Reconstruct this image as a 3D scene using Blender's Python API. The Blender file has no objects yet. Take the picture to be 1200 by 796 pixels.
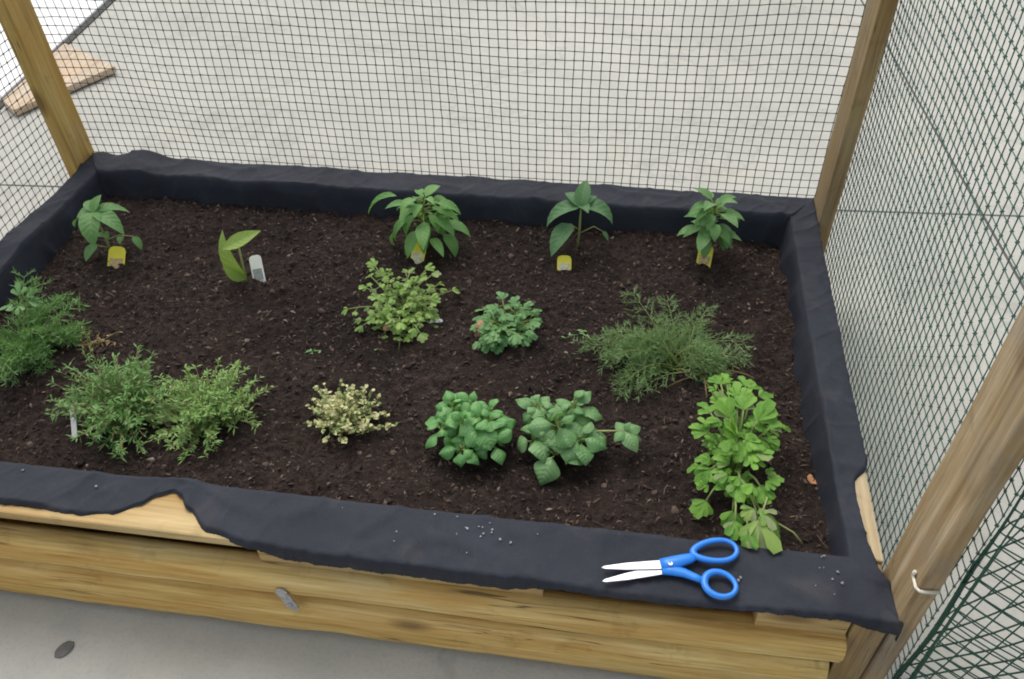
import bpy, math, random
from mathutils import Vector, Matrix, noise
PI = math.pi
sc = bpy.context.scene
col = sc.collection
W, D = 1.80, 1.055          # outer size of the planter bed in metres, z = 0 at its rim
GZ = -0.255                 # level of the concrete
V = Vector

# ---------------------------------------------------------------- mesh builder
class MB:
    def __init__(s): s.v = []; s.f = []; s.uv = {}
    def quadgrid(s, rows, closed=False):
        o = len(s.v); n = len(rows[0])
        for r in rows: s.v.extend([tuple(p) for p in r])
        for i in range(len(rows) - 1):
            for j in range(n if closed else n - 1):
                k = (j + 1) % n
                s.f.append((o + i*n + j, o + i*n + k, o + (i+1)*n + k, o + (i+1)*n + j))
        return o
    def tube(s, path, rad, n=6, cap=True, flat=1.0, closed=False, upv=None):
        path = [V(p) for p in path]; m = len(path)
        if not hasattr(rad, '__len__'): rad = [rad]*m
        rows = []
        for i, p in enumerate(path):
            if closed: t = path[(i+1) % m] - path[i-1]
            else: t = path[min(i+1, m-1)] - path[max(i-1, 0)]
            t.normalize()
            ref = V(upv) if upv else (V((0,0,1)) if abs(t.z) < .9 else V((1,0,0)))
            a = t.cross(ref); a.normalize(); b = a.cross(t)
            rows.append([p + a*(math.cos(q)*rad[i]) + b*(math.sin(q)*rad[i]*flat) for q in [2*PI*k/n for k in range(n)]])
        if closed: rows.append(rows[0])
        o = s.quadgrid(rows, True)
        if cap and not closed:
            s.f.append(tuple(o + k for k in range(n))[::-1]); s.f.append(tuple(o + (m-1)*n + k for k in range(n)))
    def box(s, lo, hi, M=None):
        o = len(s.v)
        for z in (lo[2], hi[2]):
            for y in (lo[1], hi[1]):
                for x in (lo[0], hi[0]):
                    p = V((x, y, z)); s.v.append(tuple(M @ p if M else p))
        for f in ((0,2,3,1),(4,5,7,6),(0,1,5,4),(2,6,7,3),(0,4,6,2),(1,3,7,5)): s.f.append(tuple(o+i for i in f))
    def prism(s, pts, z0, z1, M=None):
        o = len(s.v); n = len(pts)
        for z in (z0, z1):
            for p in pts:
                q = V((p[0], p[1], z)); s.v.append(tuple(M @ q if M else q))
        s.f.append(tuple(o+i for i in range(n))[::-1]); s.f.append(tuple(o+n+i for i in range(n)))
        for i in range(n):
            k = (i+1) % n; s.f.append((o+i, o+k, o+n+k, o+n+i))
    def leaf(s, base, d, up, L, Wd, droop=.8, fold=.25, shape='ovate', n=6, curl=0.):
        d = V(d).normalized(); up = V(up); side = d.cross(up)
        if side.length < 1e-3: side = d.cross(V((.3,.9,.1)))
        side.normalize(); p = V(base); rows = []
        for i in range(n+1):
            t = i/n
            if shape == 'ovate': w = math.sin(PI*min(1, t**.72))**.85 if 0 < t < 1 else 0
            elif shape == 'lance': w = math.sin(PI*t**.85) if 0 < t < 1 else 0
            elif shape == 'round': w = math.sqrt(max(0, 1-(2*t-1)**2)) if 0 < t < 1 else 0
            elif shape == 'fan': w = (t**.8)*(1 if t < .75 else 1-.5*(t-.75)/.25) if t > 0 else 0.04
            w = max(w, .03)*Wd*.5
            nrm = side.cross(d).normalized()
            rows.append([p + side*(c*w) + nrm*(fold*abs(c)**1.5*w + curl*math.sin(t*9+c*3)*Wd*.08) for c in (-1, -.5, 0, .5, 1)])
            d = (Matrix.Rotation(-droop/n, 3, side) @ d).normalized(); p = p + d*(L/n)
        o = s.quadgrid(rows)
        for i in range(n+1):
            for j in range(5): s.uv[o + i*5 + j] = ((j-2)/2, i/n)
        return p
    def build(s, name, m=None, parent=None, smooth=True, loc=None):
        me = bpy.data.meshes.new(name); me.from_pydata(s.v, [], s.f); me.update()
        if m: me.materials.append(m)
        if s.uv:
            ul = me.uv_layers.new(name='leaf_uv'); li = [0]*len(me.loops); me.loops.foreach_get('vertex_index', li)
            ul.data.foreach_set('uv', [c for k in li for c in s.uv.get(k, (1., 0.))])
        if smooth: me.polygons.foreach_set('use_smooth', [True]*len(me.polygons))
        o = bpy.data.objects.new(name, me); col.objects.link(o)
        if parent: o.parent = parent
        if loc: o.location = loc
        return o
def tag(o, label=None, cat=None, group=None, kind=None):
    for k, v in (('label', label), ('category', cat), ('group', group), ('kind', kind)):
        if v: o[k] = v
    return o
def empty(name, loc, label, cat, group=None, rz=0):
    o = bpy.data.objects.new(name, None); col.objects.link(o); o.location = loc; o.rotation_euler = (0,0,rz)
    o.empty_display_size = .05
    return tag(o, label, cat, group)
def bevel(o, w=.003, seg=2):
    m = o.modifiers.new('bevel', 'BEVEL'); m.width = w; m.segments = seg; m.limit_method = 'ANGLE'; return o
def lerp_tab(tab, x):
    if x <= tab[0][0]: return tab[0][1]
    for (a, u), (b, w) in zip(tab, tab[1:]):
        if x <= b:
            t = (x-a)/(b-a); t = t*t*(3-2*t); return u + (w-u)*t
    return tab[-1][1]
def nz(x, y, z=0, s=1.): return noise.noise(V((x*s, y*s, z*s)))
def fbm(x, y, z=0, s=1., o=4): return noise.fractal(V((x*s, y*s, z*s)), 1.0, 2.0, o)

# ---------------------------------------------------------------- materials
class NT:
    def __init__(s, name):
        s.m = bpy.data.materials.new(name); s.m.use_nodes = True; s.t = s.m.node_tree; s.n = s.t.nodes
        s.b = s.n['Principled BSDF']; s.out = s.n['Material Output']
    def add(s, typ, **kw):
        nd = s.n.new(typ)
        for k, v in kw.items(): setattr(nd, k, v)
        return nd
    def link(s, a, b): s.t.links.new(a, b)
    def coord(s, scale=(1,1,1), kind='Object'):
        tc = s.add('ShaderNodeTexCoord'); mp = s.add('ShaderNodeMapping'); mp.inputs['Scale'].default_value = scale
        s.link(tc.outputs[kind], mp.inputs['Vector']); return mp.outputs['Vector']
    def noise(s, vec, scale, detail=6, rough=.6, dist=0):
        nd = s.add('ShaderNodeTexNoise'); nd.inputs['Scale'].default_value = scale; nd.inputs['Detail'].default_value = detail
        nd.inputs['Roughness'].default_value = rough; nd.inputs['Distortion'].default_value = dist
        if vec: s.link(vec, nd.inputs['Vector'])
        return nd.outputs['Fac']
    def ramp(s, fac, stops, interp='LINEAR'):
        r = s.add('ShaderNodeValToRGB'); e = r.color_ramp.elements; r.color_ramp.interpolation = interp
        while len(e) < len(stops): e.new(.5)
        for i, (p, c) in enumerate(stops):
            e[i].position = p; e[i].color = (*c, 1) if len(c) == 3 else c
        s.link(fac, r.inputs['Fac']); return r.outputs['Color']
    def mix(s, fac, a, b, mode='MIX'):
        m = s.add('ShaderNodeMix', data_type='RGBA', blend_type=mode)
        for sock, v in ((m.inputs['Factor'], fac), (m.inputs['A'], a), (m.inputs['B'], b)):
            if hasattr(v, 'is_linked'): s.link(v, sock)
            elif isinstance(v, (int, float)): sock.default_value = v
            else: sock.default_value = (*v, 1)
        return m.outputs['Result']
    def math(s, op, a, b=0.):
        m = s.add('ShaderNodeMath', operation=op)
        for i, v in enumerate((a, b)):
            if hasattr(v, 'is_linked'): s.link(v, m.inputs[i])
            else: m.inputs[i].default_value = v
        return m.outputs[0]
    def bump(s, h, strength=.3, dist=.01):
        b = s.add('ShaderNodeBump'); b.inputs['Strength'].default_value = strength; b.inputs['Distance'].default_value = dist
        s.link(h, b.inputs['Height']); s.link(b.outputs['Normal'], s.b.inputs['Normal'])
    def base(s, c, rough=.6, spec=.4, metal=0):
        if hasattr(c, 'is_linked'): s.link(c, s.b.inputs['Base Color'])
        else: s.b.inputs['Base Color'].default_value = (*c, 1)
        if hasattr(rough, 'is_linked'): s.link(rough, s.b.inputs['Roughness'])
        else: s.b.inputs['Roughness'].default_value = rough
        s.b.inputs['Specular IOR Level'].default_value = spec; s.b.inputs['Metallic'].default_value = metal
        return s.m

def plain(name, c, rough=.5, spec=.5, metal=0, var=.12, scale=40):
    t = NT(name); f = t.noise(t.coord(), scale)
    return t.base(t.ramp(f, [(.3, tuple(x*(1-var) for x in c)), (.7, tuple(min(1, x*(1+var)) for x in c))]), rough, spec, metal)

def wood(name, axis, dark, mid, light, seed=0., grey=.25, knots=True):
    t = NT(name)
    sl, sx = 2.6, 26.
    scl = [sx, sx, sx]; scl[axis] = sl
    v = t.coord(tuple(scl))
    add = t.add('ShaderNodeVectorMath', operation='ADD'); t.link(v, add.inputs[0]); add.inputs[1].default_value = (seed, seed*1.7, seed*.6)
    v = add.outputs[0]
    g = t.noise(v, 1.0, 7, .62, .5)
    c = t.ramp(g, [(.28, dark), (.48, mid), (.68, light)])
    scl2 = [150.]*3; scl2[axis] = 5.
    f2 = t.noise(t.coord(tuple(scl2)), 1.0, 4, .6)
    c = t.mix(.28, c, t.ramp(f2, [(.35, tuple(x*.55 for x in dark)), (.65, tuple(min(1, x*1.15) for x in light))]), 'MIX')
    scl3 = [13.]*3; scl3[axis] = 2.2
    o3 = t.noise(t.coord(tuple(scl3)), 1.0, 4, .55, 1.2)
    c = t.mix(t.ramp(o3, [(.40, (.75, .75, .75)), (.60, (0,0,0))]), c, t.mix(.5, c, (dark[0]*1.5, dark[1]*1.25, dark[2]*.9)))
    scl4 = [70.]*3; scl4[axis] = 1.7
    ck = t.math('ABSOLUTE', t.math('SUBTRACT', t.noise(t.coord(tuple(scl4)), 1.0, 2, .5, .2), .5))
    cm = t.math('MULTIPLY', t.ramp(ck, [(.004, (1,1,1)), (.013, (0,0,0))]), t.ramp(t.noise(t.coord(), 4.1, 2), [(.50, (0,0,0)), (.60, (1,1,1))]))
    c = t.mix(t.math('MULTIPLY', cm, .8), c, (.07, .045, .025))
    bl = t.noise(t.coord(), 5.5, 5, .6)
    c = t.mix(t.math('MULTIPLY', t.ramp(bl, [(.48, (0,0,0)), (.72, (1,1,1))]), grey), c, (.30, .27, .23))
    st = t.noise(t.coord(), 16, 5, .65, .6)
    c = t.mix(t.math('MULTIPLY', t.ramp(st, [(.58, (0,0,0)), (.74, (1,1,1))]), .38), c, tuple(x*.45 for x in dark))
    if knots:
        vo = t.add('ShaderNodeTexVoronoi'); kv = [11.]*3; kv[axis] = 4.6
        t.link(t.coord(tuple(kv)), vo.inputs['Vector']); vo.inputs['Scale'].default_value = 1.
        c = t.mix(t.math('MULTIPLY', t.ramp(vo.outputs['Distance'], [(.08, (1,1,1)), (.22, (0,0,0))]), .7), c, (.13, .07, .028))
    t.bump(t.math('ADD', f2, g), .35, .004)
    return t.base(c, .72, .25)

def leafmat(name, a, b, trans=.28, rough=.5, spec=.35, pale=None, gain=1.38, vein=.0):
    t = NT(name); a = (a[0]*gain*1.12, a[1]*gain, a[2]*gain*.92); b = (b[0]*gain*1.12, b[1]*gain, b[2]*gain*.92)
    geo = t.add('ShaderNodeNewGeometry')
    c = t.mix(geo.outputs['Random Per Island'], a, b)
    f = t.noise(t.coord(), 70, 4)
    c = t.mix(t.ramp(f, [(.35, (0,0,0)), (.7, (1,1,1))]), c, t.mix(.6, c, b))
    h = f
    if pale:
        r2 = t.math('FRACT', t.math('MULTIPLY', geo.outputs['Random Per Island'], 7.31))
        c = t.mix(t.ramp(r2, [(pale[1], (0,0,0)), (pale[1]+.02, (1,1,1))]), c, pale[0])
    if vein:
        uv = t.add('ShaderNodeUVMap'); uv.uv_map = 'leaf_uv'; sp = t.add('ShaderNodeSeparateXYZ'); t.link(uv.outputs[0], sp.inputs[0])
        au = t.math('ABSOLUTE', sp.outputs[0])
        mid = t.ramp(au, [(.03, (1,1,1)), (.14, (0,0,0))])
        sv = t.math('SINE', t.math('MULTIPLY', t.math('SUBTRACT', sp.outputs[1], t.math('MULTIPLY', au, .22)), 44.))
        c = t.mix(t.math('MULTIPLY', mid, .55*vein), c, t.mix(.5, c, (.42, .50, .26)))
        c = t.mix(t.math('MULTIPLY', t.ramp(sv, [(.80, (0,0,0)), (.98, (1,1,1))]), .30*vein), c, (.25, .36, .16))
        h = t.math('ADD', f, t.math('SUBTRACT', t.math('MULTIPLY', sv, -.35*vein), t.math('MULTIPLY', mid, .6*vein)))
    t.base(c, rough, spec); t.bump(h, .45 if vein else .25, .003)
    tr = t.add('ShaderNodeBsdfTranslucent'); t.link(t.mix(1., c, (1.3, 1.35, .7), 'MULTIPLY'), tr.inputs['Color'])
    ms = t.add('ShaderNodeMixShader'); ms.inputs[0].default_value = trans
    t.link(t.b.outputs[0], ms.inputs[1]); t.link(tr.outputs[0], ms.inputs[2]); t.link(ms.outputs[0], t.out.inputs['Surface'])
    return t.m

def concrete():
    t = NT('broomed_concrete')
    v = t.coord(kind='Object')
    a = t.noise(v, 1.3, 8, .6); b = t.noise(v, 9, 6, .65); c3 = t.noise(v, 130, 4, .7)
    c = t.ramp(a, [(.3, (.40, .395, .35)), (.5, (.475, .465, .415)), (.72, (.54, .525, .465))])
    c = t.mix(t.math('MULTIPLY', t.ramp(b, [(.46, (0,0,0)), (.75, (1,1,1))]), .45), c, (.34, .35, .31))
    c = t.mix(t.math('MULTIPLY', t.ramp(c3, [(.52, (0,0,0)), (.75, (1,1,1))]), .45), c, (.30, .30, .28))
    big = t.noise(v, .55, 5, .6, .4)
    c = t.mix(t.math('MULTIPLY', t.ramp(big, [(.45, (0,0,0)), (.62, (1,1,1))]), .30), c, (.36, .38, .34))
    crk = t.math('ABSOLUTE', t.math('SUBTRACT', t.noise(v, 1.1, 5, .6, .5), .5))
    c = t.mix(t.math('MULTIPLY', t.ramp(crk, [(.002, (1,1,1)), (.010, (0,0,0))]), .22), c, (.2, .2, .18))
    yl = t.noise(v, 4.2, 3, .5, .3)
    c = t.mix(t.math('MULTIPLY', t.ramp(yl, [(.6, (0,0,0)), (.75, (1,1,1))]), .12), c, (.62, .54, .36))
    vo = t.add('ShaderNodeTexVoronoi'); t.link(v, vo.inputs['Vector']); vo.inputs['Scale'].default_value = 3.
    c = t.mix(t.math('MULTIPLY', t.ramp(vo.outputs['Distance'], [(.02, (1,1,1)), (.05, (0,0,0))]), .4), c, (.16, .16, .14))
    # sawn control joints of the slab
    for nx, ny, c0 in ((-.058, 1, 1.288), (1, .062, 2.4417), (-.058, 1, 4.35)):
        l = math.hypot(nx, ny)
        d = t.add('ShaderNodeVectorMath', operation='DOT_PRODUCT'); t.link(v, d.inputs[0]); d.inputs[1].default_value = (nx/l, ny/l, 0)
        q = t.math('LESS_THAN', t.math('ABSOLUTE', t.math('SUBTRACT', d.outputs['Value'], c0/l)), .0042)
        c = t.mix(t.math('MULTIPLY', q, .9), c, (.06, .06, .055))
    t.bump(t.math('ADD', c3, b), .3, .004)
    return t.base(c, .85, .2)

def soilmat():
    t = NT('potting_soil'); v = t.coord()
    a = t.noise(v, 6, 6, .65); b = t.noise(v, 75, 6, .75); d = t.noise(v, 240, 4, .7)
    c = t.ramp(b, [(.34, (.014, .010, .009)), (.50, (.052, .037, .031)), (.62, (.096, .068, .056)), (.76, (.18, .13, .105))])
    c = t.mix(t.math('MULTIPLY', t.ramp(a, [(.4, (0,0,0)), (.65, (1,1,1))]), .55), c, (.062, .040, .033))
    c = t.mix(t.math('MULTIPLY', t.ramp(t.noise(v, 2.7, 4, .6), [(.50, (0,0,0)), (.66, (1,1,1))]), .55), c, (.018, .013, .012))
    c = t.mix(t.math('MULTIPLY', t.ramp(d, [(.62, (0,0,0)), (.72, (1,1,1))]), .5), c, (.17, .135, .105))
    t.bump(t.math('ADD', b, t.math('MULTIPLY', d, .6)), 1., .016)
    return t.base(c, .9, .15)

def chipmat():
    t = NT('bark_crumb'); g = t.add('ShaderNodeNewGeometry')
    return t.base(t.ramp(g.outputs['Random Per Island'], [(0, (.012, .010, .009)), (.40, (.042, .031, .026)), (.68, (.085, .058, .048)), (.90, (.13, .09, .068)), (.98, (.18, .135, .10)), (1, (.28, .23, .18))]), .85, .2)

def linermat():
    t = NT('weed_mat_fabric'); v = t.coord()
    f = t.noise(v, 900, 2, .6); a = t.noise(v, 7, 6, .65); s = t.noise(v, 210, 3, .8)
    c = t.ramp(a, [(.3, (.014, .0165, .026)), (.7, (.027, .031, .045))])
    c = t.mix(t.math('MULTIPLY', t.ramp(f, [(.4, (0,0,0)), (.7, (1,1,1))]), .35), c, (.06, .065, .075))
    c = t.mix(t.math('MULTIPLY', t.ramp(s, [(.70, (0,0,0)), (.78, (1,1,1))]), .55), c, (.17, .16, .15))
    du = t.noise(v, 11, 5, .6, .6)
    c = t.mix(t.math('MULTIPLY', t.ramp(du, [(.56, (0,0,0)), (.78, (1,1,1))]), .3), c, (.11, .10, .09))
    t.bump(t.math('ADD', f, t.math('MULTIPLY', t.noise(v, 38, 4, .6), 2.)), .35, .004)
    return t.base(c, .72, .3)

M = dict(
    log1=wood('treated_pine_log', 0, (.35, .19, .045), (.66, .45, .14), (.84, .67, .31), 3.1, .10),
    log2=wood('golden_pine_log', 0, (.35, .185, .04), (.67, .44, .13), (.84, .65, .28), 9.4, .10),
    plank=wood('pine_batten', 0, (.30, .19, .07), (.50, .36, .155), (.62, .47, .24), 5.2, .15),
    side=wood('pine_side_board', 1, (.34, .25, .14), (.52, .42, .26), (.64, .54, .36), 6.6, .15),
    post=wood('golden_pine_post', 2, (.38, .23, .06), (.60, .40, .12), (.72, .53, .21), 1.3),
    postdark=wood('weathered_pine_post', 2, (.20, .125, .05), (.34, .235, .105), (.45, .34, .17), 7.7, .3),
    postpale=wood('scuffed_pine_post', 2, (.22, .14, .065), (.37, .26, .13), (.60, .48, .32), 4.4, .75),
    scrap=wood('sawn_scrap_board', 1, (.42, .32, .22), (.55, .44, .32), (.66, .55, .42), 2.2, .1, False),
    concrete=concrete(), soil=soilmat(), chip=chipmat(), liner=linermat(),
    white=plain('white_concrete', (.82, .82, .80), .7, .3, 0, .04, 6),
    gap=plain('dark_joint', (.09, .09, .085), .9, .1),
    net=plain('black_netting', (.060, .070, .064), .5, .35),
    netg=plain('dark_green_netting', (.045, .115, .088), .5, .35),
    netgg=plain('green_plastic_mesh', (.012, .075, .045), .45, .4),
    zinc=plain('galvanised_steel', (.52, .53, .54), .45, .5, .75, .25, 120),
    hook=plain('cream_hook', (.70, .66, .55), .5, .4, 0, .1),
    steel=plain('brushed_steel', (.50, .50, .54), .36, .5, .7, .05, 200),
    blue=plain('blue_plastic', (.022, .22, .74), .33, .5, 0, .06, 30),
    yellow=plain('yellow_plastic', (.90, .80, .07), .45, .4, 0, .06),
    tagprint=plain('faded_tag_print', (.62, .45, .22), .55, .3, 0, .3, 160),
    tagpale=plain('pale_tag_print', (.72, .70, .48), .55, .3, 0, .25, 160),
    whitep=plain('white_plastic', (.84, .85, .80), .5, .4, 0, .08),
    greyprint=plain('grey_tag_print', (.30, .33, .30), .6, .3, 0, .3, 200),
    peat=plain('peat_plug', (.34, .22, .13), .9, .1, 0, .35, 120),
    dry=leafmat('dry_leaf', (.40, .26, .16), (.52, .38, .26), .15, .8, .15, gain=1.),
    orange=leafmat('withered_orange_leaf', (.42, .21, .11), (.50, .30, .18), .15, .8, .15, gain=1.),
    straw=leafmat('wilted_straw', (.20, .19, .08), (.34, .27, .15), .15, .8, .15, gain=1.),
    stain=plain('dark_grey_stain', (.16, .155, .145), .9, .1, 0, .25),
    pinkish=plain('pinkish_dry_clump', (.42, .28, .22), .9, .1, 0, .3, 150),
    perlite=plain('perlite', (.28, .28, .29), .9, .2),
    stem=leafmat('green_stem', (.11, .20, .05), (.17, .24, .08), .1),
    palestem=leafmat('pale_stem', (.27, .36, .13), (.33, .40, .17), .1, gain=1.),
    twig=leafmat('brown_twig', (.16, .11, .06), (.22, .16, .09), .05),
    pepA=leafmat('pepper_leaf_mid', (.066, .19, .058), (.125, .27, .10), vein=.6),
    pepB=leafmat('pepper_leaf_bright', (.072, .20, .06), (.135, .30, .09), vein=.6),
    pepC=leafmat('pepper_leaf_dark', (.055, .15, .065), (.095, .215, .10), vein=.6),
    squash=leafmat('squash_leaf', (.14, .28, .07), (.24, .36, .09), vein=.6),
    parsley=leafmat('parsley_leaf', (.10, .23, .045), (.21, .34, .09), pale=((.30, .36, .17), .86)),
    curly=leafmat('blue_green_herb_leaf', (.06, .18, .065), (.12, .26, .10)),
    dill=leafmat('dill_frond', (.105, .205, .085), (.175, .285, .135), .25),
    feather=leafmat('feathery_leaf', (.075, .195, .065), (.15, .28, .11), .2),
    rosemary=leafmat('rosemary_needle', (.060, .175, .045), (.125, .26, .080), .15),
    thyme=leafmat('thyme_leaf', (.085, .21, .05), (.175, .31, .095), .15),
    cream=leafmat('variegated_leaf', (.36, .42, .16), (.58, .62, .37), .1, pale=((.20, .28, .09), .80), gain=1.),
    basil=leafmat('basil_leaf', (.070, .225, .065), (.13, .33, .11), .25, .40, .5, vein=.6),
    basil2=leafmat('basil_leaf_soft', (.075, .205, .070), (.145, .295, .125), .25, .42, .45, vein=.6),
    celery=leafmat('lovage_leaf', (.055, .185, .022), (.145, .32, .05), pale=((.24, .34, .12), .92), vein=.35),
    wall=plain('rendered_wall', (.40, .39, .37), .85, .2, 0, .06, 4),
)

# ---------------------------------------------------------------- the setting
g = MB(); g.quadgrid([[(x, y, 0) for x in (-60, -6, 0, 6, 60)] for y in (-60, -4, 0, 4, 60)])
tag(g.build('concrete_ground', M['concrete'], loc=(0, 0, GZ)), kind='structure')
# white slab beyond a dark gap, far left
a0, a1 = V((-.80, 1.60)), V((-.93, 3.1))
g = MB(); g.prism([(a0.x-.03, a0.y), (a1.x-.03, a1.y), (-1.2, 6), (-6, 6), (-6, a0.y+.15)], 0, .012)
bevel(tag(g.build('white_pavement', M['white'], smooth=False, loc=(0, 0, GZ)), kind='structure'), .004)
g = MB(); g.prism([(a0.x, a0.y), (a1.x, a1.y), (a1.x-.028, a1.y), (a0.x-.028, a0.y)][::-1], 0, .005)
tag(g.build('pavement_gap', M['gap'], smooth=False, loc=(0, 0, GZ)), kind='structure')
# the house whose wall stands behind the photographer
WALL = False

# ---------------------------------------------------------------- soil
def soil_z(x, y):
    e = max(0, .24 - y)/.15
    return -.058 + .018*min(1, e) + .013*fbm(x, y, 0, 3.1, 3) + .008*fbm(x, y, 5, 14, 3) + .0055*fbm(x, y, 9, 55, 3)
nx, ny = 420, 230
g = MB()
g.quadgrid([[(x, y, soil_z(x, y)) for x in [.02 + (W-.05)*i/nx for i in range(nx+1)]] for y in [.085 + (.99-.085)*j/ny for j in range(ny+1)]])
tag(g.build('soil', M['soil']), kind='structure')
R = random.Random(11)
g = MB()
for i in range(26000):
    x, y = R.uniform(.05, 1.745), R.uniform(.115, .965)
    L = R.choice((.0015, .002, .002, .003, .003, .004, .005, .008)) * R.uniform(.7, 1.2); w = L*R.uniform(.18, .7)
    T = Matrix.Translation((x, y, soil_z(x, y) + .0015)) @ Matrix.Rotation(R.uniform(0, 6.3), 4, 'Z') @ Matrix.Rotation(R.uniform(-.8, .8), 4, 'Y') @ Matrix.Rotation(R.uniform(-.8, .8), 4, 'X')
    o = len(g.v)
    for p in ((-L, 0, 0), (L*.8, w*.4, 0), (0, w, .1*w), (.2*L, -w*.7, 0), (0, 0, w*.6)): g.v.append(tuple(T @ V(p)))
    g.f += [(o, o+3, o+4), (o+3, o+1, o+4), (o+1, o+2, o+4), (o+2, o, o+4)]
for i in range(130):
    x, y = R.uniform(.06, 1.74), R.uniform(.12, .96); L = R.uniform(.004, .009)
    T = Matrix.Translation((x, y, soil_z(x, y))) @ Matrix.Rotation(R.uniform(0, 6.3), 4, 'Z') @ Matrix.Rotation(R.uniform(-1, 1), 4, 'X')
    o = len(g.v); n = 7
    for k in range(1, 4):
        for q in range(n):
            a = 2*PI*q/n; rr = L*math.sin(PI*k/4)*R.uniform(.6, 1.15); g.v.append(tuple(T @ V((rr*math.cos(a), rr*.8*math.sin(a), -L*.7*math.cos(PI*k/4)))))
    g.v.append(tuple(T @ V((0, 0, L*.6))))
    for k in range(2):
        for q in range(n): g.f.append((o+k*n+q, o+k*n+(q+1) % n, o+(k+1)*n+(q+1) % n, o+(k+1)*n+q))
    for q in range(n): g.f.append((o+2*n+q, o+2*n+(q+1) % n, o+3*n))
for i in range(150):
    x, y = R.uniform(.06, 1.74), R.uniform(.12, .96); a = R.uniform(0, 6.3); l = R.uniform(.008, .028)
    p = V((x, y, soil_z(x, y)+.002)); d = V((math.cos(a), math.sin(a), R.uniform(-.1, .25)))
    g.tube([p, p+d*l*.5+V((R.uniform(-.002, .002), 0, .001)), p+d*l], [.0008, .0009, .0005], 4)
tag(g.build('soil_crumbs', M['chip'], smooth=False), kind='stuff')

# ---------------------------------------------------------------- planter bed
bed = empty('planter_bed', (.9, .5, GZ), 'low timber planter bed of stacked golden pine logs with upright corner posts', 'planter bed')
BO = V((-.9, -.5, -GZ))
def part(mb, name, m, smooth=False, bev=.003, parent=bed, label=None):
    o = mb.build(name, m, parent, smooth, loc=BO if parent is bed else None)
    if bev: bevel(o, bev)
    if label: o['label'] = label
    return o
def log(y0, y1, z0, z1, xa, xb, seed, amp=.004, e=.40):
    mb = MB(); rows = []; n = 130; k = 28
    cy, cz, hy, hz = (y0+y1)/2, (z0+z1)/2, (y1-y0)/2, (z1-z0)/2
    for i in range(n+1):
        x = xa + (xb-xa)*i/n; r = []
        for j in range(k):
            q = 2*PI*j/k; c, s = math.cos(q), math.sin(q)
            u = math.copysign(abs(c)**e, c)*hy; v = math.copysign(abs(s)**e, s)*hz
            d = 1 + amp/min(hy, hz)*(1.2*nz(x*2.2, seed, math.sin(q)*.9) + .55*nz(x*9, seed+4, math.sin(q)*2.2) + .2*nz(x*30, seed, math.sin(q)*5))
            wob = .0035*nz(x*1.9, seed+9)
            r.append((x, cy + u*d, cz + v*(1+(d-1)*.5) + wob))
        rows.append(r)
    o = mb.quadgrid(rows, True)
    mb.f.append(tuple(o+j for j in range(k))); mb.f.append(tuple(o+n*k+j for j in range(k))[::-1])
    return mb
part(log(-.023, .029, -.1230, -.061, -.03, 1.746, 2., .0035, .72), 'upper_log', M['log1'], True, 0)
part(log(-.021, .085, -.250, -.1400, -.03, 1.742, 7., .0050, .56), 'lower_log', M['log2'], True, 0)
b = MB(); b.box((-.01, 0, -.021), (1.748, .097, -.002)); part(b, 'top_batten', M['plank'], bev=.004)
b = MB(); b.box((1.615, -.001, -.066), (1.745, .08, -.0215)); part(b, 'spacer_strip', M['plank'], bev=.002)
b = MB(); b.box((.845, .004, -.066), (1.30, .08, -.0215)); part(b, 'spacer_strip', M['plank'], bev=.002)
b = MB(); b.box((1.764, .095, -.25), (1.8005, 1.05, -.003)); part(b, 'side_board', M['side'])
b = MB(); b.box((.003, .095, -.25), (.048, 1.05, -.003)); part(b, 'side_board', M['side'])
b = MB(); b.box((.05, .982, -.25), (1.75, 1.05, -.003)); part(b, 'back_board', M['plank'])
b = MB(); b.box((1.749, -.002, -.25), (1.797, .092, -.006)); part(b, 'corner_block', M['postdark'])
def post(x0, x1, y0, y1, ztop, m, label=None, z0=-.25, segs=24):
    mb = MB(); rows = []
    for i in range(segs+1):
        z = z0 + (ztop-z0)*i/segs; j = .0015
        rows.append([(x+j*nz(z*5, x*50, y*50), y+j*nz(z*5, y*31, 4), z) for x, y in ((x0, y0), (x1, y0), (x1, y1), (x0, y1))])
    o = mb.quadgrid(rows, True); mb.f += [(o+3, o+2, o+1, o), tuple(o+segs*4+k for k in range(4))]
    return part(mb, 'corner_post', m, label=label, bev=.004)
post(-.037, -.004, .985, 1.072, .80, M['post'], 'golden yellow corner post at back left')
post(1.803, 1.834, .952, 1.050, .80, M['postdark'], 'dark brown weathered corner post at back right')
post(1.801, 1.828, -.006, .090, .80, M['postpale'], 'pale scuffed corner post at front right')
post(-.037, -.004, -.006, .090, .80, M['post'])
# turn latch on the log face
b = MB(); Tm = Matrix.Translation((.888, -.0265, -.117)) @ Matrix.Rotation(math.radians(-14), 4, 'Y')
pts = [(math.cos(q)*.010, math.sin(q)*.010 + (.022 if math.sin(q) >= 0 else -.022)) for q in [2*PI*k/16 for k in range(16)]]
b.prism(pts, -.002, .002, Tm @ Matrix.Rotation(PI/2, 4, 'X'))
la = part(b, 'latch_plate', M['zinc'], bev=.001)
b = MB(); b.tube([Tm @ V((0, .002, -.012)), Tm @ V((0, -.006, -.012))], .0055, 10); b.build('screw', M['zinc'], la, False)
# cream hook screwed into the post
b = MB(); b.tube([(1.7985, .016, .088), (1.798, .0155, .097), (1.7985, .0150, .101)], .0027, 8)
b.tube([(1.7985, .016, .0905), (1.7975, -.004, .0925), (1.801, -.0095, .0935), (1.808, -.0105, .0945), (1.826, -.0105, .0970)], .0023, 8)
part(b, 'latch_hook', M['hook'], True, 0)

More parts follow.
